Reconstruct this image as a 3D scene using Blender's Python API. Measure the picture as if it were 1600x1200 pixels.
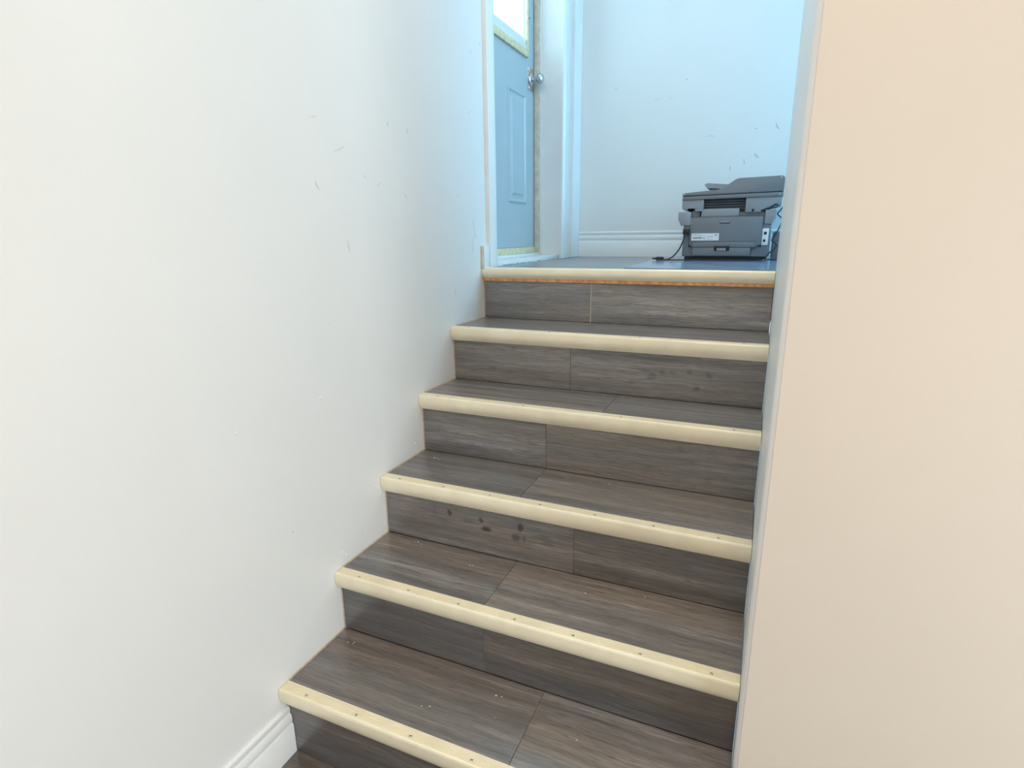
import bpy, bmesh, math, random
from mathutils import Vector, Matrix
random.seed(7)
for o in list(bpy.data.objects): bpy.data.objects.remove(o)
scene = bpy.context.scene
COL = scene.collection

# ------------------------------------------------------------------ camera
F_PX = 888.379
YAW, PITCH, ROLL = 0.4139, 0.2558, -0.0106
ca, sa, cb, sb = math.cos(YAW), math.sin(YAW), math.cos(PITCH), math.sin(PITCH)
fwd = Vector((-sa * cb, ca * cb, -sb)); rgt = Vector((ca, sa, 0)); up = rgt.cross(fwd)
r2 = rgt * math.cos(ROLL) + up * math.sin(ROLL)
u2 = up * math.cos(ROLL) - rgt * math.sin(ROLL)
cam_d = bpy.data.cameras.new('camera'); cam_d.sensor_width = 36; cam_d.sensor_fit = 'HORIZONTAL'
cam_d.lens = F_PX / 1600 * 36; cam_d.clip_start = 0.02
cam = bpy.data.objects.new('camera', cam_d); COL.objects.link(cam)
m = Matrix((r2, u2, -fwd)).transposed().to_4x4(); m.translation = Vector((0.9849, -0.8158, 1.2528))
cam.matrix_world = m
scene.camera = cam

# ------------------------------------------------------------------ world, light, exposure
w = bpy.data.worlds.new('world'); scene.world = w; w.use_nodes = True
bg = w.node_tree.nodes['Background']; bg.inputs[0].default_value = (0.52, 0.82, 1.0, 1); bg.inputs[1].default_value = 2.6

def area(name, loc, aim, sx, sy, power, color, spread=math.pi):
    d = bpy.data.lights.new(name, 'AREA'); d.shape = 'RECTANGLE'; d.size = sx; d.size_y = sy
    d.energy = power; d.color = color; d.spread = spread
    o = bpy.data.objects.new(name, d); COL.objects.link(o); o.location = loc
    o.rotation_euler = (Vector(aim) - Vector(loc)).to_track_quat('-Z', 'Y').to_euler()
    return o
# daylight coming through the glass of the outside door
area('door_glass_daylight', (-0.23, 1.66, 2.52), (2.0, 1.75, 2.1), 0.52, 0.74, 3.0, (0.45, 0.80, 1.0))
# daylight through the window at the end of the upper hall
area('hall_window_daylight', (3.12, 1.76, 2.35), (0.0, 1.7, 1.95), 0.9, 1.3, 46, (0.27, 0.67, 1.0))
# lamp on the lower ceiling, behind and above the photographer
area('lower_ceiling_lamp_light', (1.15, -1.15, 2.43), (1.15, -1.10, 0.0), 0.4, 0.4, 12, (1.0, 0.74, 0.50))
# fill light at an added, unseen lower room window, brightens the left wall
area('added_window_light', (3.13, -1.00, 0.95), (0.0, -0.45, 0.6), 1.1, 1.5, 38, (0.98, 0.985, 0.98))
# lamp on the stairwell ceiling
area('stairwell_lamp_light', (0.60, 0.14, 3.36), (0.60, 0.14, 0.0), 0.3, 0.3, 12, (1.0, 0.93, 0.80))

vs = scene.view_settings
vs.view_transform = 'Standard'; vs.look = 'None'; vs.gamma = 1; vs.use_curve_mapping = False
vs.exposure = 0.0

# ------------------------------------------------------------------ materials
def lin(r, g, b):
    f = lambda c: (c / 255 / 12.92) if c / 255 <= 0.04045 else ((c / 255 + 0.055) / 1.055) ** 2.4
    return (f(r), f(g), f(b), 1)

def mat(name, col, rough=0.5, metal=0.0, noise=0.0, nscale=20, bump=0.0, bscale=200, spec=0.5):
    M = bpy.data.materials.new(name); M.use_nodes = True
    nt = M.node_tree; b = nt.nodes['Principled BSDF']
    b.inputs['Roughness'].default_value = rough; b.inputs['Metallic'].default_value = metal
    b.inputs['Specular IOR Level'].default_value = spec
    tc = nt.nodes.new('ShaderNodeTexCoord')
    n = nt.nodes.new('ShaderNodeTexNoise'); n.inputs['Scale'].default_value = nscale; n.inputs['Detail'].default_value = 5
    nt.links.new(tc.outputs['Object'], n.inputs['Vector'])
    rp = nt.nodes.new('ShaderNodeValToRGB')
    rp.color_ramp.elements[0].position = 0.3; rp.color_ramp.elements[1].position = 0.7
    rp.color_ramp.elements[0].color = tuple(c * (1 - noise) for c in col[:3]) + (1,)
    rp.color_ramp.elements[1].color = tuple(min(1, c * (1 + noise)) for c in col[:3]) + (1,)
    nt.links.new(n.outputs['Fac'], rp.inputs['Fac']); nt.links.new(rp.outputs['Color'], b.inputs['Base Color'])
    if bump:
        n2 = nt.nodes.new('ShaderNodeTexNoise'); n2.inputs['Scale'].default_value = bscale; n2.inputs['Detail'].default_value = 3
        nt.links.new(tc.outputs['Object'], n2.inputs['Vector'])
        bp = nt.nodes.new('ShaderNodeBump'); bp.inputs['Strength'].default_value = bump; bp.inputs['Distance'].default_value = 0.002
        nt.links.new(n2.outputs['Fac'], bp.inputs['Height']); nt.links.new(bp.outputs['Normal'], b.inputs['Normal'])
    return M

def wood(name, spots=(), rough=0.30):
    """grey laminate: grain runs along the plank's own x axis; object colour tints each plank"""
    M = bpy.data.materials.new(name); M.use_nodes = True
    nt = M.node_tree; L = nt.links.new; N = nt.nodes.new; b = nt.nodes['Principled BSDF']
    tc = N('ShaderNodeTexCoord'); oi = N('ShaderNodeObjectInfo')
    off = N('ShaderNodeVectorMath'); off.operation = 'SCALE'; off.inputs[0].default_value = (3.7, 9.1, 5.3)
    L(oi.outputs['Random'], off.inputs['Scale'])
    add = N('ShaderNodeVectorMath'); add.operation = 'ADD'; L(tc.outputs['Object'], add.inputs[0]); L(off.outputs[0], add.inputs[1])
    # warp so that the grain meanders
    nw = N('ShaderNodeTexNoise'); nw.inputs['Scale'].default_value = 4.0; nw.inputs['Detail'].default_value = 2
    L(add.outputs[0], nw.inputs['Vector'])
    wv = N('ShaderNodeVectorMath'); wv.operation = 'MULTIPLY_ADD'; wv.inputs[1].default_value = (0, 0.022, 0.0)
    L(nw.outputs['Color'], wv.inputs[0]); L(add.outputs[0], wv.inputs[2])
    def streak(sx, sy, detail, rgh):
        mp = N('ShaderNodeMapping'); mp.inputs['Scale'].default_value = (sx, sy, sy); L(wv.outputs[0], mp.inputs['Vector'])
        n = N('ShaderNodeTexNoise'); n.inputs['Scale'].default_value = 1.0; n.inputs['Detail'].default_value = detail; n.inputs['Roughness'].default_value = rgh
        L(mp.outputs[0], n.inputs['Vector']); return n
    a = streak(1.3, 34, 4, 0.6); c = streak(9, 260, 6, 0.75); fk = streak(26, 330, 2, 0.5); d = streak(0.9, 9, 2, 0.5)
    mx = N('ShaderNodeMath'); mx.operation = 'MULTIPLY_ADD'; mx.inputs[1].default_value = 0.56; L(a.outputs['Fac'], mx.inputs[0])
    m2 = N('ShaderNodeMath'); m2.operation = 'MULTIPLY'; m2.inputs[1].default_value = 0.50; L(c.outputs['Fac'], m2.inputs[0]); L(m2.outputs[0], mx.inputs[2])
    rp = N('ShaderNodeValToRGB'); cr = rp.color_ramp
    cr.elements[0].position = 0.34; cr.elements[0].color = lin(72, 69, 68)
    cr.elements[1].position = 0.72; cr.elements[1].color = lin(178, 175, 174)
    e = cr.elements.new(0.5); e.color = lin(114, 111, 110)
    e = cr.elements.new(0.58); e.color = lin(130, 126, 124)
    L(mx.outputs[0], rp.inputs['Fac'])
    # slow drift between grey and brown strips
    rb = N('ShaderNodeValToRGB'); rb.color_ramp.elements[0].position = 0.38; rb.color_ramp.elements[1].position = 0.62
    rb.color_ramp.elements[0].color = (1.04, 0.97, 0.90, 1); rb.color_ramp.elements[1].color = (0.95, 0.98, 1.02, 1)
    L(d.outputs['Fac'], rb.inputs['Fac'])
    t = N('ShaderNodeMixRGB'); t.blend_type = 'MULTIPLY'; t.inputs[0].default_value = 1; L(rp.outputs[0], t.inputs[1]); L(rb.outputs[0], t.inputs[2])
    t2 = N('ShaderNodeMixRGB'); t2.blend_type = 'MULTIPLY'; t2.inputs[0].default_value = 1; L(t.outputs[0], t2.inputs[1]); L(oi.outputs['Color'], t2.inputs[2])
    fr_ = N('ShaderNodeMapRange'); fr_.inputs[1].default_value = 0.56; fr_.inputs[2].default_value = 0.72; fr_.inputs[3].default_value = 0.0; fr_.inputs[4].default_value = 0.55
    L(fk.outputs['Fac'], fr_.inputs[0])
    t4 = N('ShaderNodeMixRGB'); L(fr_.outputs[0], t4.inputs[0]); L(t2.outputs[0], t4.inputs[1]); t4.inputs[2].default_value = lin(52, 48, 46)
    colour = t4.outputs[0]
    if spots:
        nz = N('ShaderNodeTexNoise'); nz.inputs['Scale'].default_value = 70; nz.inputs['Detail'].default_value = 3; L(tc.outputs['Object'], nz.inputs['Vector'])
        nm = N('ShaderNodeVectorMath'); nm.operation = 'MULTIPLY_ADD'; nm.inputs[1].default_value = (0.012, 0.014, 0); L(nz.outputs['Color'], nm.inputs[0]); L(tc.outputs['Object'], nm.inputs[2])
        total = None
        for (sx, sy, rx, ry, st) in spots:
            s = N('ShaderNodeVectorMath'); s.operation = 'SUBTRACT'; s.inputs[1].default_value = (sx + 0.006, sy + 0.007, 0); L(nm.outputs[0], s.inputs[0])
            q = N('ShaderNodeVectorMath'); q.operation = 'MULTIPLY'; q.inputs[1].default_value = (1 / rx, 1 / ry, 0); L(s.outputs[0], q.inputs[0])
            l = N('ShaderNodeVectorMath'); l.operation = 'LENGTH'; L(q.outputs[0], l.inputs[0])
            r = N('ShaderNodeMapRange'); r.inputs[1].default_value = 1.15; r.inputs[2].default_value = 0.55; r.inputs[3].default_value = 0; r.inputs[4].default_value = st
            L(l.outputs['Value'], r.inputs[0])
            if total is None: total = r.outputs[0]
            else:
                mm = N('ShaderNodeMath'); mm.operation = 'MAXIMUM'; L(total, mm.inputs[0]); L(r.outputs[0], mm.inputs[1]); total = mm.outputs[0]
        t3 = N('ShaderNodeMixRGB'); L(total, t3.inputs[0]); L(colour, t3.inputs[1]); t3.inputs[2].default_value = lin(40, 38, 40)
        colour = t3.outputs[0]
    L(colour, b.inputs['Base Color'])
    b.inputs['Roughness'].default_value = rough; b.inputs['Specular IOR Level'].default_value = 1.0; b.inputs['Coat Weight'].default_value = 0.4; b.inputs['Coat Roughness'].default_value = 0.25
    bp = N('ShaderNodeBump'); bp.inputs['Strength'].default_value = 0.12; bp.inputs['Distance'].default_value = 0.001
    L(c.outputs['Fac'], bp.inputs['Height']); L(bp.outputs[0], b.inputs['Normal'])
    return M

M = {}
M['wall'] = mat('white_wall_paint', (0.80, 0.80, 0.79), 0.42, noise=0.015, nscale=3, bump=0.12, bscale=90)
M['cream_wall'] = mat('cream_wall_paint', (0.74, 0.655, 0.565), 0.45, noise=0.015, nscale=3, bump=0.10, bscale=90)
M['ceiling'] = mat('ceiling_paint', (0.82, 0.82, 0.80), 0.8, noise=0.02, bump=0.2, bscale=120)
M['trim'] = mat('white_trim_paint', (0.82, 0.83, 0.83), 0.3, noise=0.03, nscale=9, bump=0.05, bscale=40)
M['door'] = mat('blue_grey_door_paint', lin(174, 190, 197), 0.35, noise=0.02, nscale=6, bump=0.04, bscale=60)
M['aged'] = mat('yellowed_plastic', lin(226, 209, 170), 0.4, noise=0.14, nscale=45)
M['vinyl'] = mat('white_vinyl', lin(226, 232, 232), 0.35, noise=0.03)
M['stop'] = mat('worn_weather_strip', lin(214, 206, 190), 0.55, noise=0.16, nscale=30)
M['chrome'] = mat('brushed_steel', (0.62, 0.63, 0.64), 0.25, 1.0, noise=0.06, nscale=60)
M['nosing'] = mat('champagne_aluminium', lin(250, 240, 214), 0.36, 0.22, noise=0.05, nscale=14, bump=0.03, bscale=300)
M['screw'] = mat('screw_steel', (0.5, 0.47, 0.42), 0.3, 1.0, noise=0.1, nscale=300)
M['raw'] = mat('raw_orange_wood', lin(222, 160, 104), 0.8, noise=0.25, nscale=70)
M['sub'] = mat('dark_subboard', lin(58, 50, 44), 0.85, noise=0.2, nscale=30)
M['caulk'] = mat('off_white_caulk', lin(214, 204, 190), 0.6, noise=0.06, nscale=80)
M['edge'] = mat('grubby_caulk', lin(190, 172, 148), 0.7, noise=0.18, nscale=60)
M['scuff'] = mat('grey_scuff', lin(204, 204, 202), 0.7, noise=0.1, nscale=80)
M['wood'] = wood('grey_laminate')
M['pr'] = mat('printer_grey_plastic', lin(120, 123, 127), 0.5, noise=0.03, nscale=12, bump=0.08, bscale=900)
M['pr_light'] = mat('printer_mid_grey_plastic', lin(148, 152, 157), 0.5, noise=0.03, nscale=12, bump=0.08, bscale=900)
M['pr_dark'] = mat('printer_dark_plastic', lin(84, 88, 95), 0.5, noise=0.05, nscale=20)
M['black'] = mat('black_plastic', lin(26, 27, 30), 0.45, noise=0.1, nscale=40)
M['white_label'] = mat('white_label_paper', lin(232, 234, 236), 0.6, noise=0.02)
M['ink'] = mat('grey_print', lin(120, 122, 126), 0.7, noise=0.05)
M['mat'] = mat('dark_glossy_mat', lin(132, 148, 172), 0.16, noise=0.22, nscale=7, bump=0.5, bscale=14)  # pale blue of the reflected wall is put into the base colour
M['lamp'] = None
gl = bpy.data.materials.new('window_glass'); gl.use_nodes = True
nt = gl.node_tree; nt.nodes.remove(nt.nodes['Principled BSDF'])
tr = nt.nodes.new('ShaderNodeBsdfTransparent'); tr.inputs[0].default_value = (0.97, 0.99, 0.99, 1)
gs = nt.nodes.new('ShaderNodeBsdfGlossy'); gs.inputs['Roughness'].default_value = 0.03
ms = nt.nodes.new('ShaderNodeMixShader'); ms.inputs[0].default_value = 0.06; nt.links.new(tr.outputs[0], ms.inputs[1]); nt.links.new(gs.outputs[0], ms.inputs[2])
nt.links.new(ms.outputs[0], nt.nodes['Material Output'].inputs[0])
M['glass'] = gl
em = bpy.data.materials.new('lamp_diffuser'); em.use_nodes = True
em.node_tree.nodes['Principled BSDF'].inputs['Emission Color'].default_value = (1, 0.94, 0.85, 1)
em.node_tree.nodes['Principled BSDF'].inputs['Emission Strength'].default_value = 3
M['lamp'] = em

# ------------------------------------------------------------------ mesh helpers
def box(bm, x0, x1, y0, y1, z0, z1, bev=0.0, seg=2):
    v = [bm.verts.new((x, y, z)) for z in (z0, z1) for y in (y0, y1) for x in (x0, x1)]
    fs = [(0, 2, 3, 1), (4, 5, 7, 6), (0, 1, 5, 4), (2, 6, 7, 3), (0, 4, 6, 2), (1, 3, 7, 5)]
    F = [bm.faces.new([v[i] for i in f]) for f in fs]
    if bev:
        es = list({e for f in F for e in f.edges})
        bmesh.ops.bevel(bm, geom=es, offset=bev, segments=seg, affect='EDGES', profile=0.5)
def prism(bm, pts, a0, a1, axis, bev=0.0, seg=2):
    """pts in the two other axes (x,z for axis y; y,z for axis x; x,y for axis z), extruded a0..a1"""
    def P(p, a):
        return {'x': (a, p[0], p[1]), 'y': (p[0], a, p[1]), 'z': (p[0], p[1], a)}[axis]
    A = [bm.verts.new(P(p, a0)) for p in pts]; B = [bm.verts.new(P(p, a1)) for p in pts]
    n = len(pts); F = [bm.faces.new(A), bm.faces.new(B[::-1])]
    for i in range(n): F.append(bm.faces.new((A[i], B[i], B[(i + 1) % n], A[(i + 1) % n])))
    bmesh.ops.recalc_face_normals(bm, faces=F)
    if bev:
        es = list({e for f in F for e in f.edges})
        bmesh.ops.bevel(bm, geom=es, offset=bev, segments=seg, affect='EDGES', profile=0.5)
def lathe(bm, prof, origin, axis, n=24):
    """prof: (distance along axis, radius)"""
    ax = Vector(axis).normalized(); s = ax.orthogonal().normalized(); t = ax.cross(s); O = Vector(origin)
    rings = []
    for d, r in prof:
        rings.append([bm.verts.new(O + ax * d + (s * math.cos(2 * math.pi * i / n) + t * math.sin(2 * math.pi * i / n)) * max(r, 1e-5)) for i in range(n)])
    for a, b in zip(rings, rings[1:]):
        for i in range(n): bm.faces.new((a[i], a[(i + 1) % n], b[(i + 1) % n], b[i]))
    bm.faces.new(rings[0][::-1]); bm.faces.new(rings[-1])
def tube(bm, pts, r, n=8, sub=8):
    P = [Vector(p) for p in pts]; C = []
    for i in range(len(P) - 1):
        p0 = P[max(i - 1, 0)]; p1 = P[i]; p2 = P[i + 1]; p3 = P[min(i + 2, len(P) - 1)]
        for k in range(sub):
            t = k / sub
            C.append(0.5 * ((2 * p1) + (p2 - p0) * t + (2 * p0 - 5 * p1 + 4 * p2 - p3) * t * t + (3 * p1 - p0 - 3 * p2 + p3) * t ** 3))
    C.append(P[-1]); rings = []; ref = None
    for i, c in enumerate(C):
        d = (C[min(i + 1, len(C) - 1)] - C[max(i - 1, 0)]).normalized()
        if ref is None: ref = d.orthogonal().normalized()
        ref = (ref - d * ref.dot(d)).normalized(); t = d.cross(ref)
        rings.append([bm.verts.new(c + (ref * math.cos(2 * math.pi * k / n) + t * math.sin(2 * math.pi * k / n)) * r) for k in range(n)])
    for a, b in zip(rings, rings[1:]):
        for k in range(n): bm.faces.new((a[k], a[(k + 1) % n], b[(k + 1) % n], b[k]))
    bm.faces.new(rings[0][::-1]); bm.faces.new(rings[-1])
def obj(name, bm, material, parent=None, smooth=False, origin=None):
    bmesh.ops.recalc_face_normals(bm, faces=bm.faces[:])
    me = bpy.data.meshes.new(name); bm.to_mesh(me); bm.free()
    me.materials.append(material)
    if smooth:
        for p in me.polygons: p.use_smooth = True
        me.set_sharp_from_angle(angle=math.radians(38))
    o = bpy.data.objects.new(name, me); COL.objects.link(o)
    if parent: o.parent = parent
    return o
def B(name, dims, material, parent=None, bev=0.0, seg=2):
    bm = bmesh.new(); box(bm, *dims, bev=bev, seg=seg); return obj(name, bm, material, parent, smooth=bev > 0)
def struct(o, label=None, cat=None):
    o['kind'] = 'structure'
    if label: o['label'] = label
    if cat: o['category'] = cat
    return o
def tag(o, label, cat, group=None):
    o['label'] = label; o['category'] = cat
    if group: o['group'] = group
    return o
def empty(name, loc=(0, 0, 0)):
    o = bpy.data.objects.new(name, None); COL.objects.link(o); o.location = loc; o.empty_display_size = 0.1; return o
plank_mesh = {}
def plank(L, W, T, where, rot, parent, tint=(1, 1, 1), material=None, bev=0.0007):
    """a board: x = length, y = width, z = thickness, origin at its centre; where/rot place it"""
    key = (round(L, 4), round(W, 4), round(T, 4), (material or M['wood']).name)
    if key not in plank_mesh:
        bm = bmesh.new(); box(bm, -L / 2, L / 2, -W / 2, W / 2, -T / 2, T / 2, bev=bev, seg=1)
        bmesh.ops.recalc_face_normals(bm, faces=bm.faces[:])
        me = bpy.data.meshes.new('plank'); bm.to_mesh(me); bm.free(); me.materials.append(material or M['wood']); plank_mesh[key] = me
    o = bpy.data.objects.new('plank', plank_mesh[key]); COL.objects.link(o)
    o.location = where; o.rotation_euler = rot; o.parent = parent; o.color = (*tint, 1)
    return o

# ------------------------------------------------------------------ dimensions
W = 1.017                      # stair width: left wall x = 0, right wall x = W
YN = [0, .2257, .4496, .6755, .8975, 1.150]          # front of each nosing
ZN = [.1955, .378, .5647, .7569, .9443, 1.1335]      # top of each tread
ZL = ZN[5]; YB = 2.33          # landing level, back wall
OV = 0.022                     # nosing overhang
CE_UP, CE_LOW = 3.45, 2.46
DY0, DY1 = 1.26, 2.06          # door opening in the left wall
XR = 3.2                       # far end of the upper hall
ZD = 3.16                      # top of door opening

# ------------------------------------------------------------------ room shell
bm = bmesh.new()
box(bm, -0.16, 0, -2.6, DY0, -0.1, CE_UP + .05)
box(bm, -0.16, 0, DY1, YB + .12, -0.1, CE_UP + .05)
box(bm, -0.16, 0, DY0, DY1, ZD, CE_UP + .05)
box(bm, -0.16, 0, DY0, DY1, -0.1, ZL - 0.02)
wall_left = struct(obj('wall_left', bm, M['wall']), 'white painted left wall beside the stairs with scuffs and paint bumps', 'wall')
wall_back = struct(B('wall_back', (0.0, XR, YB, YB + .12, 0.9, CE_UP), M['wall']), 'white wall behind the printer at the far side of the landing', 'wall')
# right wall of the stair: rounded front corner
Y0 = 0.17; RB = 0.009
pts = [(W, 1.20), (W, Y0 + RB)]
for i in range(1, 9):
    a = math.pi + (math.pi / 2) * i / 8
    pts.append((W + RB + RB * math.cos(a), Y0 + RB + RB * math.sin(a)))
pts += [(W + .12, Y0), (W + .12, 1.20)]
bm = bmesh.new(); prism(bm, pts, 0, CE_UP, 'z')
wall_right = struct(obj('wall_right', bm, M['wall'], smooth=True), 'white wall with rounded corner at the right of the stairs', 'wall')
struct(B('wall_lower_room', (W + RB, XR, Y0 - .0012, Y0 - .0001, 0, CE_UP), M['cream_wall']), 'cream wall of the lower room right of the stairs', 'wall')
struct(B('wall_hall', (W + .12, XR, 1.08, 1.20, 0.9, CE_UP), M['wall']), 'white wall along the near side of the upper hall', 'wall')
bm = bmesh.new()               # end of the hall with its window opening
box(bm, XR, XR + .12, 1.08, 1.32, .9, CE_UP); box(bm, XR, XR + .12, 2.2, YB + .12, .9, CE_UP)
box(bm, XR, XR + .12, 1.32, 2.2, .9, 1.72); box(bm, XR, XR + .12, 1.32, 2.2, 3.0, CE_UP)
struct(obj('wall_hall_end', bm, M['wall']), 'white end wall of the upper hall around a window', 'wall')
bm = bmesh.new()
for y0, y1, z0, z1 in [(1.32, 1.36, 1.72, 3.0), (2.16, 2.2, 1.72, 3.0), (1.36, 2.16, 1.72, 1.76), (1.36, 2.16, 2.96, 3.0)]: box(bm, XR + .02, XR + .08, y0, y1, z0, z1)
wn = struct(obj('window_1', bm, M['vinyl']), 'white framed window at the end of the hall', 'window')
B('pane', (XR + .045, XR + .05, 1.36, 2.16, 1.76, 2.96), M['glass'], wn)
bm = bmesh.new()  # window added out of view to light the lower left wall
for y0, y1, z0, z1 in [(-1.60, -1.56, .12, 1.8), (-.44, -.40, .12, 1.8), (-1.56, -.44, .12, .16), (-1.56, -.44, 1.76, 1.8)]: box(bm, XR + .02, XR + .08, y0, y1, z0, z1)
wn = struct(obj('added_window', bm, M['vinyl']), 'added unseen window in the right wall of the lower room, there to light the left wall', 'window')
B('pane', (XR + .045, XR + .05, -1.56, -.44, .16, 1.76), M['glass'], wn)
struct(B('wall_lower_back', (-.16, XR, -2.72, -2.6, 0, CE_LOW), M['wall']), 'white wall behind the photographer in the lower room', 'wall')
bm = bmesh.new()
box(bm, XR, XR + .12, -2.6, -1.60, 0, CE_LOW); box(bm, XR, XR + .12, -.40, Y0 + .12, 0, CE_LOW); box(bm, XR, XR + .12, -1.60, -.40, 0, .12); box(bm, XR, XR + .12, -1.60, -.40, 1.8, CE_LOW)
struct(obj('wall_lower_right', bm, M['wall']), 'white right wall of the lower room', 'wall')
struct(B('ceiling', (-.16, XR + .12, -0.1, YB + .12, CE_UP, CE_UP + .1), M['ceiling']), 'white ceiling above stairs and landing', 'ceiling')
struct(B('ceiling_lower', (0, XR + .12, -2.6, -0.1, CE_LOW, CE_LOW + .1), M['ceiling']), 'white ceiling of the lower room', 'ceiling')
struct(B('wall_header', (0, XR, -0.2, -0.1, CE_LOW + .1, CE_UP), M['wall']), 'white header wall between lower ceiling and stairwell', 'wall')

# lower floor of brown-grey boards
fl = struct(B('floor', (0, XR, -2.6, 0.3, -0.1, -0.009), M['sub']), 'brown grey plank floor at the foot of the stairs', 'floor')
y = 0.02 + OV; row = 0
PW = 0.19
while y > -2.5:
    x0 = 0.001; first = [0.75, 1.15, 0.4][row % 3]
    while x0 < XR - .01:
        L_ = min(first if x0 < .01 else 1.2, XR - .01 - x0)
        s = random.uniform(.8, .95)
        plank(L_ - .0012, PW - .0012, .008, (x0 + L_ / 2, y - PW / 2, -.0045), (0, 0, 0), fl, (s * 1.0, s * .84, s * .70))
        x0 += L_
    y -= PW; row += 1
# landing floor
lf = struct(B('floor_landing', (0, XR, YN[5] + OV + .03, YB, ZL - .16, ZL - .009), M['sub']), 'grey plank floor of the landing', 'floor')
y = YN[5] + .03; row = 0
while y < YB - .01:
    wd = min(PW, YB - .001 - y); x0 = 0.001; first = [0.43, 0.9, 0.65, 1.1][row % 4]
    while x0 < XR - .01:
        L_ = min(first if x0 < .01 else 1.2, XR - .005 - x0); s = random.uniform(.92, 1.12)
        plank(L_ - .001, wd - .001, .008, (x0 + L_ / 2, y + wd / 2, ZL - .0045), (0, 0, 0), lf, (s, s, s))
        x0 += L_
    y += wd; row += 1

# scuffs and paint bumps on the left wall
def scuff(parent, plane, v, p, q, wd):
    """thin worn streak between two points of a wall (plane x or y)"""
    bm = bmesh.new(); a = Vector((p[0], p[1])); b = Vector((q[0], q[1])); d = (b - a); n = Vector((-d.y, d.x)).normalized()
    ring = []
    k = 6
    for i in range(k + 1):
        t = i / k; c = a + d * t + n * (math.sin(t * 5 + p[0] * 9) * d.length * .05); ring.append((c, wd * math.sin(math.pi * (.12 + .76 * t))))
    pl = [c + n * r for c, r in ring] + [c - n * r for c, r in ring[::-1]]
    if plane == 'x': prism(bm, [tuple(c) for c in pl], 0.0, 0.0004, 'x')
    else: prism(bm, [tuple(c) for c in pl], v - .0004, v, 'y')
    return obj('scuff_mark', bm, M['scuff'], parent)
for p, q, wd in [((.292, 1.380), (.302, 1.362), .0022), ((.365, 1.457), (.41, 1.468), .0012), ((.392, 1.245), (.393, 1.215), .0016), ((.943, 1.075), (.944, 1.045), .0016),
                 ((1.0955, 1.315), (1.098, 1.255), .0011), ((1.094, 1.252), (1.075, 1.19), .0009), ((1.11, 1.262), (1.111, 1.243), .0016), ((.985, 1.392), (.98, 1.38), .0014),
                 ((.655, 1.375), (.675, 1.36), .0010), ((.595, 1.557), (.598, 1.545), .0016), ((.69, 1.555), (.695, 1.54), .0016), ((1.105, 1.865), (1.11, 1.848), .0014), ((1.175, 1.905), (1.18, 1.895), .0016),
                 ((.47, 1.41), (.485, 1.40), .0010), ((.53, 1.385), (.545, 1.395), .0012), ((1.07, 1.66), (1.10, 1.67), .0010), ((.29, 1.52), (.32, 1.525), .0008), ((.10, .5709), (.105, .563), .0016)]:
    scuff(wall_left, 'x', 0, p, q, wd)
for (y, z, r) in [(.3194, 1.0368, .006), (.24, .8654, .007), (.6433, .8632, .007), (.6436, .6041, .005), (.3992, .5644, .005), (.2668, .4199, .007), (.7458, .9162, .004), (-.0135, .8565, .005), (.3695, .43, .004), (.28, .405, .004), (.60, .93, .004), (.12, .72, .003)]:
    bm = bmesh.new(); lathe(bm, [(-.001, r), (.0004, r * .9), (.0011, r * .55), (.0014, r * .1)], (0, y, z), (1, 0, 0), 12)
    obj('paint_bump', bm, M['wall'], wall_left, smooth=True)
for p, q, wd in [((.195, 1.972), (.21, 1.967), .0025), ((.549, 1.985), (.551, 1.975), .003), ((.40, 1.90), (.43, 1.905), .0015), ((.475, 1.905), (.49, 1.90), .0015), ((.875, 1.735), (.895, 1.73), .002),
                 ((.97, 1.75), (.985, 1.72), .004), ((.885, 1.62), (.91, 1.60), .005), ((.84, 1.60), (.85, 1.575), .003), ((.65, 1.71), (.70, 1.715), .0015), ((.78, 1.57), (.785, 1.55), .003)]:
    scuff(wall_back, 'y', YB, p, q, wd)

# ------------------------------------------------------------------ baseboards and casing
def base_profile(t=.014, h=.134):
    return [(0, 0), (t, 0), (t, h * .60), (t * .72, h * .64), (t * .86, h * .70), (t * .80, h * .80), (t * .45, h * .86), (t * .62, h * .90), (t * .55, h * .97), (t * .25, h), (0, h)]
bm = bmesh.new(); prism(bm, [(x, z) for x, z in base_profile()], -2.58, YN[0] + OV - .001, 'y')
struct(obj('baseboard_left', bm, M['trim'], smooth=True), 'white moulded baseboard on the left wall below the first step', 'baseboard')
bm = bmesh.new(); prism(bm, [(YB - x, ZL + z) for x, z in base_profile()], 0.021, XR, 'x')
struct(obj('baseboard_back', bm, M['trim'], smooth=True), 'white moulded baseboard behind the printer along the landing wall', 'baseboard')
bb = struct(B('baseboard_landing', (0, .014, 1.150, 1.196, ZL + .0005, ZL + .083), M['trim'], bev=.0015), 'short white baseboard block at the top of the stairs', 'baseboard')
B('raw_end', (0.0005, .0125, 1.1465, 1.151, ZL + .001, ZL + .081), M['stop'], bb)
def casing(name, y0, y1, label):
    bm = bmesh.new()
    prism(bm, [(0, y0), (.016, y0), (.0175, y0 + .004), (.0175, y1 - .02), (.014, y1 - .016), (.014, y1 - .003), (.012, y1), (0, y1)] if name == 'trim_1' else
          [(0, y0), (.012, y0), (.014, y0 + .003), (.014, y0 + .016), (.0175, y0 + .02), (.0175, y1 - .004), (.016, y1), (0, y1)], ZL + .001, ZD + .07, 'z')
    return struct(obj(name, bm, M['trim'], smooth=True), label, 'door casing')
casing('trim_1', 1.198, 1.268, 'white door casing on the stair side of the blue door')
casing('trim_2', 2.052, 2.135, 'white door casing between the blue door and the back wall')
struct(B('trim_3', (0, .0165, 1.269, 2.051, ZD + .002, ZD + .07), M['trim'], bev=.002), 'white head casing above the blue door', 'door casing')
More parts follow.
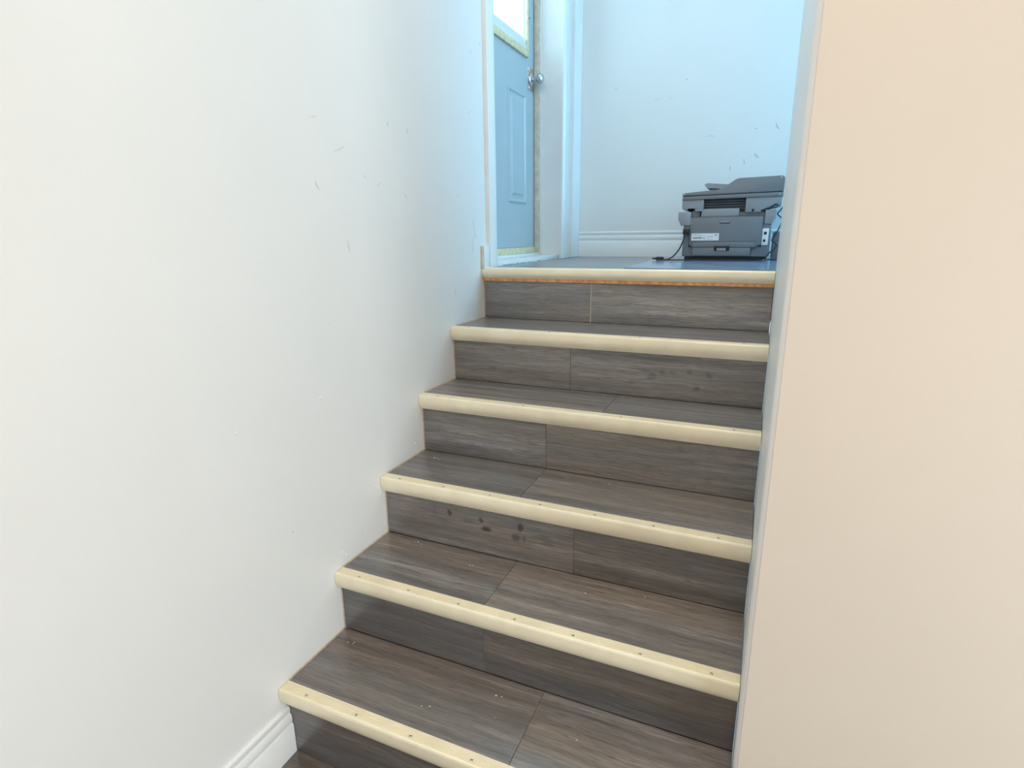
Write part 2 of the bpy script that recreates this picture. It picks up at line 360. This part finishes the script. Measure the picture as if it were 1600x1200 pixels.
bm = bmesh.new(); prism(bm, [(0, 2.2), (.02, 2.2), (.02, YB - .001), (0, YB - .001)], ZL + .001, CE_UP - .01, 'z')
struct(obj('trim_4', bm, M['trim']), 'narrow white corner strip where the door wall meets the back wall', 'trim')

# ------------------------------------------------------------------ outside door in the left wall
XD = -.14
door = struct(empty('door_1', (XD, 1.66, ZL)), 'blue grey panelled outside door with a high window', 'door')
def D(o):                      # keep world coordinates, parent to the door
    o.parent = door; o.matrix_parent_inverse = Matrix.Translation(Vector((-XD, -1.66, -ZL))); return o
GY0, GY1, GZ0, GZ1 = 1.36, 1.96, 2.062, 2.92        # window frame outer
bm = bmesh.new(); t0, t1 = XD - .04, XD
for a0, a1, e in ((t1 - .008, t1, -.016), (t0, t1 - .008, .085)):      # face skin, then the thicker core set back from the glass
    box(bm, a0, a1, DY0 + .003, GY0 - min(e, .08), ZL + .062, ZD - .004); box(bm, a0, a1, GY1 + e, DY1 - .003, ZL + .062, ZD - .004)
    box(bm, a0, a1, GY0 - min(e, .08), GY1 + e, ZL + .062, GZ0 - e); box(bm, a0, a1, GY0 - min(e, .08), GY1 + e, GZ1 + e, ZD - .004)
leaf = D(obj('door_leaf', bm, M['door']))
for (a, b) in [(1.379, 1.596), (1.724, 1.941)]:
    z0, z1 = 1.402, 1.902
    bm = bmesh.new()           # raised ogee moulding ring and field
    def ring(i, h):
        return [bm.verts.new((XD + h, yy, zz)) for yy, zz in ((a + i, z0 + i), (b - i, z0 + i), (b - i, z1 - i), (a + i, z1 - i))]
    rs = [ring(0, 0.0002), ring(.004, .005), ring(.012, .006), ring(.02, .0005), ring(.034, .0005), ring(.046, .006)]
    for r_, s_ in zip(rs, rs[1:]):
        for i in range(4): bm.faces.new((r_[i], r_[(i + 1) % 4], s_[(i + 1) % 4], s_[i]))
    bm.faces.new(rs[-1])
    D(obj('raised_panel', bm, M['door']))
bm = bmesh.new()
fw = .026
for y0, y1, z0, z1 in [(GY0, GY1, GZ0, GZ0 + fw + .006), (GY0, GY1, GZ1 - fw, GZ1), (GY0, GY0 + fw, GZ0 + fw, GZ1 - fw), (GY1 - fw + .008, GY1, GZ0 + fw, GZ1 - fw)]:
    box(bm, XD - .001, XD + .012, y0, y1, z0, z1, bev=.003)
wf = D(obj('window_frame', bm, M['aged'], smooth=True))
bm = bmesh.new()
box(bm, XD - .004, XD + .008, GY0 + .02, GY1 - .018, GZ0 + .03, GZ0 + .052, bev=.002)
box(bm, XD - .004, XD + .004, GY0 + .02, GY1 - .018, GZ0 + .054, GZ0 + .075, bev=.002)
sash = D(obj('sash_rail', bm, M['vinyl'], smooth=True))
D(B('sash_latch', (XD - .002, XD + .010, 1.905, 1.928, GZ0 + .050, GZ0 + .066), M['vinyl'], bev=.002))
D(B('pane', (XD - .006, XD - .003, GY0 + .018, GY1 - .018, GZ0 + .03, GZ1 - .02), M['glass']))
D(B('screw_cover', (XD + .001, XD + .004, 1.985, 1.992, 2.235, 2.242), M['pr_dark'], bev=.001))
# lock plate and knob
kz, ky = 1.980, 2.008
kp = D(B('lock_plate', (XD - .001, XD + .003, 1.968, 2.054, kz - .05, kz + .05), M['chrome'], bev=.001))
for dz in (-.04, .04):
    bm = bmesh.new(); lathe(bm, [(0, .006), (.003, .006), (.0045, .003)], (XD + .003, 1.976, kz + dz), (1, 0, 0), 12); D(obj('plate_screw', bm, M['vinyl'], smooth=True))
bm = bmesh.new(); lathe(bm, [(0, .031), (.004, .031), (.008, .026), (.010, .014)], (XD + .003, ky, kz), (1, 0, 0), 28); D(obj('rosette', bm, M['chrome'], smooth=True))
bm = bmesh.new(); lathe(bm, [(0, .010), (.018, .010), (.022, .014), (.028, .021), (.038, .0235), (.048, .021), (.054, .013), (.055, .004)], (XD + .012, ky, kz), (1, 0, 0), 28); D(obj('knob', bm, M['chrome'], smooth=True))
D(B('bottom_sweep', (XD - .03, XD + .012, DY0 + .003, DY1 - .016, ZL + .030, ZL + .061), M['aged'], bev=.003))
D(B('sill_riser', (XD - .035, XD + .030, DY0 + .001, DY1 - .001, ZL + .015, ZL + .0305), M['trim'], bev=.002))
D(B('threshold', (XD - .02, -.006, DY0 + .001, DY1 - .001, ZL - .018, ZL + .0195), M['trim'], bev=.002))
# jambs and stops
D(B('jamb', (-.159, -.0005, DY1 - .0005, DY1 + .012, ZL, ZD), M['trim'])); D(B('jamb', (-.159, -.0005, DY0 - .012, DY0 + .0005, ZL, ZD), M['trim']))
D(B('head_jamb', (-.159, -.0005, DY0, DY1, ZD - .0005, ZD + .012), M['trim']))
D(B('door_stop', (XD + .002, XD + .034, DY1 - .014, DY1 - .001, ZL + .02, ZD - .002), M['stop'], bev=.003))
D(B('door_stop', (XD + .002, XD + .034, DY0 + .001, DY0 + .014, ZL + .02, ZD - .002), M['stop'], bev=.003))
D(B('weather_strip', (XD + .034, XD + .040, DY1 - .010, DY1 - .001, ZL + .02, ZD - .002), M['trim'], bev=.001))
# bead of caulk in front of the threshold, broken into dabs
bm = bmesh.new()
for y0, y1 in [(1.36, 1.41), (1.425, 1.47), (1.50, 1.53), (1.55, 1.60), (1.64, 1.70), (1.76, 1.80)]:
    box(bm, -.006, -.001, y0, y1, ZL, ZL + .004, bev=.0015)
D(obj('caulk_dabs', bm, M['caulk']))

# ------------------------------------------------------------------ staircase
stair = tag(empty('staircase', (0, 0, 0)), 'six step staircase with grey laminate treads and champagne metal nosings', 'staircase')
spots5 = [(.6978, .8309, .010, .009, .45), (.7262, .8415, .011, .007, .5), (.8051, .8483, .010, .008, .4), (.8622, .8435, .011, .009, .5), (.8307, .799, .011, .008, .6), (.6316, .8043, .008, .007, .3), (.755, .842, .016, .006, .3), (.67, .845, .02, .006, .35), (.69, .82, .016, .006, .25)]
spots3 = [(.2184, .486, .0085, .012, .9), (.3201, .4804, .008, .009, .8), (.336, .4565, .018, .008, .95), (.4396, .4837, .010, .014, .95), (.426, .4498, .014, .012, .65), (.45, .452, .008, .012, .5), (.50, .465, .035, .008, .35), (.28, .468, .03, .012, .18), (.19, .462, .03, .008, .15), (.17, .475, .006, .02, .2), (.52, .452, .02, .008, .3)]
TJ = [.5945, .430, .431, .594, .455]                  # joint x of treads 1..5
RJ = [.62, .4322, .591, .4296, .4314, .4215]          # joint x of risers 1..6
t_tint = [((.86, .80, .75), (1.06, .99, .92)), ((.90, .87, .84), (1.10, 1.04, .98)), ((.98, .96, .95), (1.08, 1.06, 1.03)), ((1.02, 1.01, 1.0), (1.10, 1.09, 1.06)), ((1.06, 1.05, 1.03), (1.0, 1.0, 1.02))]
r_tint = [((.55, .55, .56), (.55, .55, .56)), ((.64, .64, .64), (.58, .57, .56)), ((.88, .87, .86), (.76, .74, .72)), ((.90, .90, .90), (1.04, 1.0, .96)), ((1.02, 1.0, .98), (.98, .95, .92)), ((.98, .99, 1.0), (1.06, 1.05, 1.03))]  # lower risers tinted darker, standing in for the weaker light they get
GAP = .0006
for k in range(6):
    zb = 0 if k == 0 else ZN[k - 1]
    yr = YN[k] + OV                                    # front of riser boards
    nh = .046 if k < 5 else .038
    zt = ZN[k] - nh + .002
    # riser
    rs = B('riser', (.001, W - .001, yr + .0085, yr + .026, zb - (.0 if k == 0 else .03), zt - .002), M['sub'], stair)
    zt2 = zt if k < 5 else zt - .011
    for j, (x0, x1) in enumerate([(.0015, RJ[k]), (RJ[k] + (.003 if k == 5 else GAP), W - .0015)]):
        h = zt2 - zb - .001; cx, cz = (x0 + x1) / 2, zb + .0008 + h / 2
        mm = None
        if k == 4 and j == 1: mm = wood('stained_laminate_upper', [(a - cx, b - cz, c, d, e) for a, b, c, d, e in spots5])
        if k == 2 and j == 0: mm = wood('stained_laminate_lower', [(a - cx, b - cz, c, d, e) for a, b, c, d, e in spots3])
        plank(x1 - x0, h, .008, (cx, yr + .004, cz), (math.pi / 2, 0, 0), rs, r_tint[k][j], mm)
    if k == 5:
        B('caulk_line', (RJ[k] + .0002, RJ[k] + .0028, yr + .0012, yr + .008, zb + .001, zt2 - .004), M['caulk'], rs)
        rw = B('raw_wood_strip', (.002, W - .001, yr - .012, yr + .012, zt2, zt + .001), M['raw'], stair)
    # tread
    if k < 5:
        yb0, yb1 = YN[k] + .030, YN[k + 1] + OV
        tr_ = B('tread', (.001, W - .001, YN[k] + OV + .001, yb1 + .008, ZN[k] - .034, ZN[k] - .0085), M['sub'], stair)
        for j, (x0, x1) in enumerate([(.0015, TJ[k]), (TJ[k] + GAP, W - .0015)]):
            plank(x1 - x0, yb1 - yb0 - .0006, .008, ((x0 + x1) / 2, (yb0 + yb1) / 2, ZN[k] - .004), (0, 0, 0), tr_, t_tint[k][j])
    # grubby bead of caulk where the step meets the left wall
    bm = bmesh.new()
    prism(bm, [(0.0002, yr - .0035), (.0014, yr - .0012), (.0022, yr - .0002), (.0002, yr - .0002)], zb + .0006, zt2 - .002, 'z')
    if k < 5:
        prism(bm, [(.0002, ZN[k] + .0036), (.0014, ZN[k] + .0012), (.0026, ZN[k] + .0002), (.0002, ZN[k] + .0002)], YN[k] + .036, YN[k + 1] + OV - .003, 'y')
    obj('edge_caulk', bm, M['edge'], stair)
    # nosing: ribbed top flange and a bullnose front
    y0, z0 = YN[k], ZN[k]
    prof = [(y0 + .034, z0 + .0003), (y0 + .033, z0 + .0022)]
    nr = 6
    for i in range(nr):
        a = y0 + .031 - i * .0042
        prof += [(a, z0 + .0024), (a - .0018, z0 + .0024), (a - .0022, z0 + .0006), (a - .0036, z0 + .0006)]
    prof += [(y0 + .0055, z0 + .0024), (y0 + .0025, z0 + .0016), (y0 + .0008, z0 - .0008)]
    for i in range(1, 11):
        t = i / 10
        prof.append((y0 + .0008 * (1 - t) - .0018 * math.sin(math.pi * t * .9) + t ** 3 * .010, z0 - .0008 - t * (nh - .002)))
    prof += [(y0 + OV - .0004, z0 - nh), (y0 + OV - .0004, z0 - nh + .002), (y0 + .014, z0 - nh + .003), (y0 + .012, z0 - .004), (y0 + .0305, z0 - .004), (y0 + .0305, z0 + .0003)]
    bm = bmesh.new(); prism(bm, prof, .0015, W - .0012, 'x')
    ns = obj('stair_nosing', bm, M['nosing'], stair, smooth=True)
    xs = {0: [.077, .224, .370, .5201, .667, .815, .96], 1: [.0734, .2266, .3719, .5219, .6652, .8156, .9606], 2: [.061, .208, .354, .5005, .6481, .7944, .9434]}.get(k, [.065, .36, .655, .95] if k < 5 else [])
    for xx in xs:
        bm = bmesh.new(); lathe(bm, [(0, .0033), (.0012, .0033), (.002, .0016)], (xx, y0 + .0125, z0 + .0015), (0, 0, 1), 10)
        obj('screw', bm, M['screw'], ns, smooth=True)
# crumbs of paint and dust on the treads
bm = bmesh.new()
for (x, y, z) in [(.08, .64, ZN[2]), (.16, .60, ZN[2]), (.12, .45, ZN[1]), (.32, .40, ZN[1]), (.50, .66, ZN[2]), (.055, .20, ZN[0]), (.36, .10, ZN[0]), (.5, .19, ZN[0]), (.52, .13, ZN[0]), (.70, .14, ZN[0]), (.62, .66, ZN[2]), (.75, .68, ZN[2]), (.55, .905, ZN[3]), (.20, .90, ZN[3]), (.14, .905, ZN[3]), (.52, 1.16, ZN[4]), (.60, 1.16, ZN[4]), (.66, 1.12, ZN[4]), (.72, 1.06, ZN[4]), (.64, .40, ZN[1]), (.78, .44, ZN[1]), (.7, .83, ZN[3])]:
    for _ in range(random.choice((1, 1, 2, 4))):
        s = random.uniform(.0005, .0015); xx = x + random.gauss(0, .008); yy = y + random.gauss(0, .003)
        box(bm, xx - s * 1.6, xx + s * 1.6, yy - s, yy + s, z + .0003, z + .0003 + s)
cr = obj('paint_crumbs', bm, M['caulk']); tag(cr, 'tiny pale crumbs of paint and dust scattered on the treads', 'crumbs'); cr['kind'] = 'stuff'

# ------------------------------------------------------------------ mat on the landing
bm = bmesh.new(); nx, ny = 28, 30; X0, X1, YM0, YM1 = .535, 1.22, 1.19, 2.24
def mz(x, y, top):
    if not top: return ZL + .0006
    return ZL + .0052 + .0009 * math.sin(x * 23 + y * 9) * math.sin(y * 17 + x * 5)
g = {}
for s in (0, 1):
    for i in range(nx + 1):
        for j in range(ny + 1):
            x = X0 + (X1 - X0) * i / nx; y = YM0 + (YM1 - YM0) * j / ny
            x -= .035 * (y - YM0) * (1 - i / nx)
            g[s, i, j] = bm.verts.new((x, y, mz(x, y, s)))
for s in (0, 1):
    for i in range(nx):
        for j in range(ny): bm.faces.new((g[s, i, j], g[s, i + 1, j], g[s, i + 1, j + 1], g[s, i, j + 1]))
for i in range(nx):
    for j in (0, ny): bm.faces.new((g[0, i, j], g[0, i + 1, j], g[1, i + 1, j], g[1, i, j]))
for j in range(ny):
    for i in (0, nx): bm.faces.new((g[0, i, j], g[0, i, j + 1], g[1, i, j + 1], g[1, i, j]))
mo = obj('floor_mat', bm, M['mat'], smooth=True); tag(mo, 'flat dark glossy mat, bluish reflection put into its colour, on the landing under the printer', 'mat')

# ------------------------------------------------------------------ printer, rear side towards the stairs
YR = 1.85
pr = tag(empty('printer', (.82, YR + .19, ZL)), 'dark grey multifunction laser printer standing with its rear to the stairs', 'printer')
def P(o, parent=None):
    o.parent = parent or pr
    o.matrix_parent_inverse = Matrix.Translation(Vector((-.82, -(YR + .19), -ZL))) if parent is None else Matrix.Identity(4)
    return o
def PB(name, x0, x1, z0, z1, y0, y1, m_, bev=.002, parent=None): return P(B(name, (x0, x1, y0, y1, z0, z1), m_, bev=bev), parent)
def PP(name, pts, y0, y1, m_, bev=.002, parent=None, smooth=True):
    bm = bmesh.new(); prism(bm, pts, y0, y1, 'y', bev=bev, seg=2 if smooth else 1); return P(obj(name, bm, m_, smooth=smooth), parent)
body = PB('body', .641, .9945, 1.1545, 1.322, YR + .004, YR + .37, M['pr'], .004)
PB('base_shade', .652, .984, 1.1405, 1.156, YR + .012, YR + .36, M['black'], .001)  # black block standing in for the shade under the body
for xx in (.66, .97):
    for yy in (YR + .03, YR + .33):
        bm = bmesh.new(); lathe(bm, [(0, .011), (.0115, .012)], (xx, yy, ZL + .0050), (0, 0, 1), 14); P(obj('foot', bm, M['black'], smooth=True))
PP('side_cover', [(.6165, 1.3424), (.6165, 1.312), (.630, 1.286), (.6705, 1.286), (.6705, 1.3424)], YR - .002, YR + .35, M['pr_light'])
PP('side_cover', [(.9664, 1.344), (.9664, 1.289), (.9945, 1.287), (1.0085, 1.3155), (1.0070, 1.344)], YR - .002, YR + .35, M['pr_light'])
PB('door_gap', .6675, .9613, 1.194, 1.3208, YR - .0005, YR + .005, M['black'], 0)
PB('panel_gap', .6815, .9405, 1.1922, 1.2175, YR - .0042, YR + .004, M['black'], 0)
PB('tray_gap', .6835, .9225, 1.1565, 1.1922, YR - .0042, YR + .004, M['black'], 0)
rd = PP('rear_door', [(.6695, 1.319), (.6695, 1.2035), (.6765, 1.2035), (.6765, 1.196), (.947, 1.196), (.947, 1.203), (.9595, 1.203), (.9595, 1.319)], YR - .003, YR + .006, M['pr'], .0015)
bm = bmesh.new(); box(bm, .790, .832, YR - .0045, YR - .001, 1.2915, 1.3035, bev=.0012); hd = P(obj('door_handle', bm, M['pr_dark'], smooth=True))
PB('handle_lip', .7915, .8305, 1.296, 1.3025, YR - .0055, YR - .003, M['pr_light'], .001)
PB('lower_panel', .683, .939, 1.1935, 1.216, YR - .007, YR + .004, M['pr'], .0015)
PB('tray_cover', .685, .921, 1.1580, 1.1918, YR - .0065, YR + .006, M['pr'], .0015)
PB('tray_latch', .7755, .8370, 1.1795, 1.1990, YR - .0090, YR - .001, M['black'], .001)
PB('latch_tab', .786, .823, 1.1795, 1.190, YR - .0105, YR - .006, M['pr_light'], .001)
lb = PB('rating_label', .678, .791, 1.2225, 1.2525, YR - .0036, YR - .0028, M['white_label'], 0)
for x0, x1, z, h in [(.684, .700, 1.2465, .0022), (.702, .716, 1.2465, .0012), (.684, .722, 1.2335, .0048), (.727, .734, 1.2315, .004), (.738, .770, 1.240, .0008), (.738, .764, 1.236, .0008), (.773, .786, 1.2455, .003), (.738, .768, 1.2275, .0008), (.704, .735, 1.2425, .0008)]:
    PB('print_mark', x0, x1, z - h / 2, z + h / 2, YR - .0039, YR - .0034, M['ink'], 0)
PB('port_plate', .9595, .9855, 1.2025, 1.270, YR + .0, YR + .0055, M['white_label'], .0008)
PB('network_port', .967, .9785, 1.245, 1.2565, YR - .001, YR + .003, M['black'], .0008)
PB('usb_port', .9665, .9755, 1.2155, 1.2255, YR - .001, YR + .003, M['black'], .0008)
PB('power_inlet', .642, .6685, 1.2485, 1.273, YR - .001, YR + .006, M['black'], .0015)
# paper output cavity under the scanner
PB('cavity_back', .70, .90, 1.318, 1.398, YR + .036, YR + .30, M['pr_dark'], .002)
for i in range(4):
    PB('cavity_rib', .7195, .8850, 1.3525 + i * .0105, 1.3555 + i * .0105, YR + .022, YR + .038, M['pr'], .001)
PP('output_ledge', [(.7145, 1.353), (.7100, 1.3205), (.857, 1.3205), (.8637, 1.326), (.8637, 1.3535)], YR + .006, YR + .06, M['pr_light'], .0015)
PB('output_step', .855, .965, 1.3205, 1.338, YR + .012, YR + .10, M['pr'], .0015)
PP('scanner_support', [(.630, 1.397), (.630, 1.3565), (.642, 1.348), (.6535, 1.348), (.6535, 1.3565), (.684, 1.3565), (.684, 1.3445), (.7188, 1.3445), (.7188, 1.397)], YR + .002, YR + .33, M['pr_light'], .0015)
PB('support_base', .672, .705, 1.320, 1.347, YR + .015, YR + .3, M['pr'], .0015)
PP('scanner_support', [(.8866, 1.399), (.8866, 1.336), (.9475, 1.336), (.9475, 1.344), (.965, 1.350), (.985, 1.3575), (1.0235, 1.366), (1.0235, 1.399)], YR + .002, YR + .33, M['pr_light'], .0015)
PB('hinge_pin', .912, .921, 1.338, 1.349, YR - .001, YR + .004, M['black'], .001)
PB('hinge_block', .953, .975, 1.337, 1.350, YR + .003, YR + .05, M['black'], .0015)
PP('scanner_base', [(.6298, 1.392), (1.0262, 1.3965), (1.0262, 1.412), (.6298, 1.4055)], YR - .004, YR + .375, M['pr'], .0015)
PP('scanner_seam', [(.633, 1.4045), (1.023, 1.4110), (1.023, 1.4162), (.633, 1.4098)], YR - .002, YR + .37, M['black'], 0)
lid = [(.6290, 1.4090), (1.0262, 1.4154), (1.0269, 1.462)]
for i in range(1, 5):
    a = (math.pi / 2) * i / 5; lid.append((1.0269 - .014 * (1 - math.cos(a)), 1.462 + .0137 * math.sin(a)))
lid += [(1.011, 1.4757), (.8560, 1.4727), (.8460, 1.4712), (.8390, 1.4675), (.7915, 1.4355), (.7850, 1.4320), (.7770, 1.4305), (.6330, 1.4205), (.6290, 1.4165)]
PP('scanner_lid', lid, YR - .004, YR + .37, M['pr'], .0022)
for x, z in [(.636, 1.416), (1.013, 1.469), (1.013, 1.404)]:
    bm = bmesh.new(); lathe(bm, [(0, .0025), (.0012, .0022)], (x, YR - .0035, z), (0, -1, 0), 10); P(obj('cap', bm, M['white_label'], smooth=True))
PP('document_tray', [(.7092, 1.4574), (.7204, 1.4635), (.812, 1.4550), (.800, 1.4405), (.7861, 1.4360), (.7199, 1.4434)], YR + .07, YR + .29, M['pr_light'], .0006, smooth=False)

# cables
def cable(name, pts, r, label, cat='cable', ends=()):
    e = tag(empty(name, pts[0]), label, cat)
    bm = bmesh.new(); tube(bm, [Vector(p) - Vector(pts[0]) for p in pts], r); obj('cable', bm, M['black'], e, smooth=True)
    return e
zc = ZL + .0092
pc = cable('power_cord', [(.655, YR - .003, 1.260), (.653, YR - .022, 1.252), (.648, YR - .03, 1.225), (.636, YR - .04, 1.19), (.615, YR - .05, 1.16), (.595, YR - .06, zc + .003), (.575, YR - .065, zc)], .0032, 'black power cord curving from the printer inlet to its plug on the mat')
bm = bmesh.new(); box(bm, -.017, .017, -.009, .009, -.008, .008, bev=.004, seg=3)
for s in (-1, 1): box(bm, -.032, -.016, s * .005 - .001, s * .005 + .001, -.003, .003)
pg = obj('plug', bm, M['black'], pc, smooth=True); pg.location = (.558 - .655, -.065 + .003, zc + .0045 - 1.260); pg.rotation_euler = (0, 0, .1)
bm = bmesh.new(); box(bm, -.013, .013, -.016, .002, -.011, .011, bev=.003)
ph = obj('connector', bm, M['black'], pc, smooth=True); ph.location = (0, -.002, 0)
cable('flat_cable', [(.548, YR - .085, zc), (.62, YR - .09, zc), (.72, YR - .078, zc), (.80, YR - .085, zc), (.90, YR - .08, zc), (.965, YR - .07, zc), (.99, YR - .04, zc + .002), (1.02, YR + .02, zc)], .0028, 'thin dark cable lying on the mat along the printer rear')
cable('network_cable', [(.972, YR + .012, 1.347), (.985, YR - .004, 1.352), (.999, YR - .01, 1.364), (1.010, YR - .008, 1.361), (1.003, YR - .012, 1.352), (.992, YR - .006, 1.35)], .0024, 'small black cable loop hooked at the upper right printer corner')
cable('side_cable', [(1.035, YR - .02, 1.372), (1.024, YR - .03, 1.345), (1.012, YR - .035, 1.325), (1.030, YR - .02, 1.305), (1.022, YR - .03, 1.27), (1.006, YR - .04, 1.235), (1.000, YR - .04, 1.221), (1.010, YR - .04, 1.213), (1.020, YR - .04, 1.203), (1.010, YR - .045, 1.185), (.995, YR - .045, 1.172), (.985, YR - .05, 1.155), (.980, YR - .055, zc)], .0027, 'black cable hanging down the right side of the printer')
# grey device beside the printer
gb = tag(empty('grey_box', (1.06, YR + .14, ZL)), 'small grey plastic box with rounded top right of the printer', 'box')
bm = bmesh.new(); prism(bm, [(-.058, .0065), (.07, .0065), (.07, .115), (.062, .124), (-.050, .124), (-.058, .116)], -.08, .08, 'y', bev=.004)
obj('shell', bm, M['pr'], gb, smooth=True)
bm = bmesh.new(); box(bm, -.0585, .0705, -.0815, .0815, .083, .086); obj('seam', bm, M['pr_dark'], gb)

# ------------------------------------------------------------------ ceiling lamps (outside the frame)
def lamp(name, x, y, z, label):
    e = tag(empty(name, (x, y, z)), label, 'ceiling lamp')
    bm = bmesh.new(); lathe(bm, [(0, .17), (-.012, .17), (-.014, .16)], (0, 0, 0), (0, 0, 1), 32); obj('lamp_base', bm, M['vinyl'], e, smooth=True)
    bm = bmesh.new(); lathe(bm, [(-.0142, .15), (-.016, .15), (-.017, .14)], (0, 0, 0), (0, 0, 1), 32); obj('diffuser', bm, M['lamp'], e, smooth=True)
lamp('ceiling_lamp', 1.15, -1.15, CE_LOW, 'round flush ceiling lamp above the photographer in the lower room')
lamp('ceiling_lamp', .60, .14, CE_UP, 'round flush ceiling lamp high above the stairs')
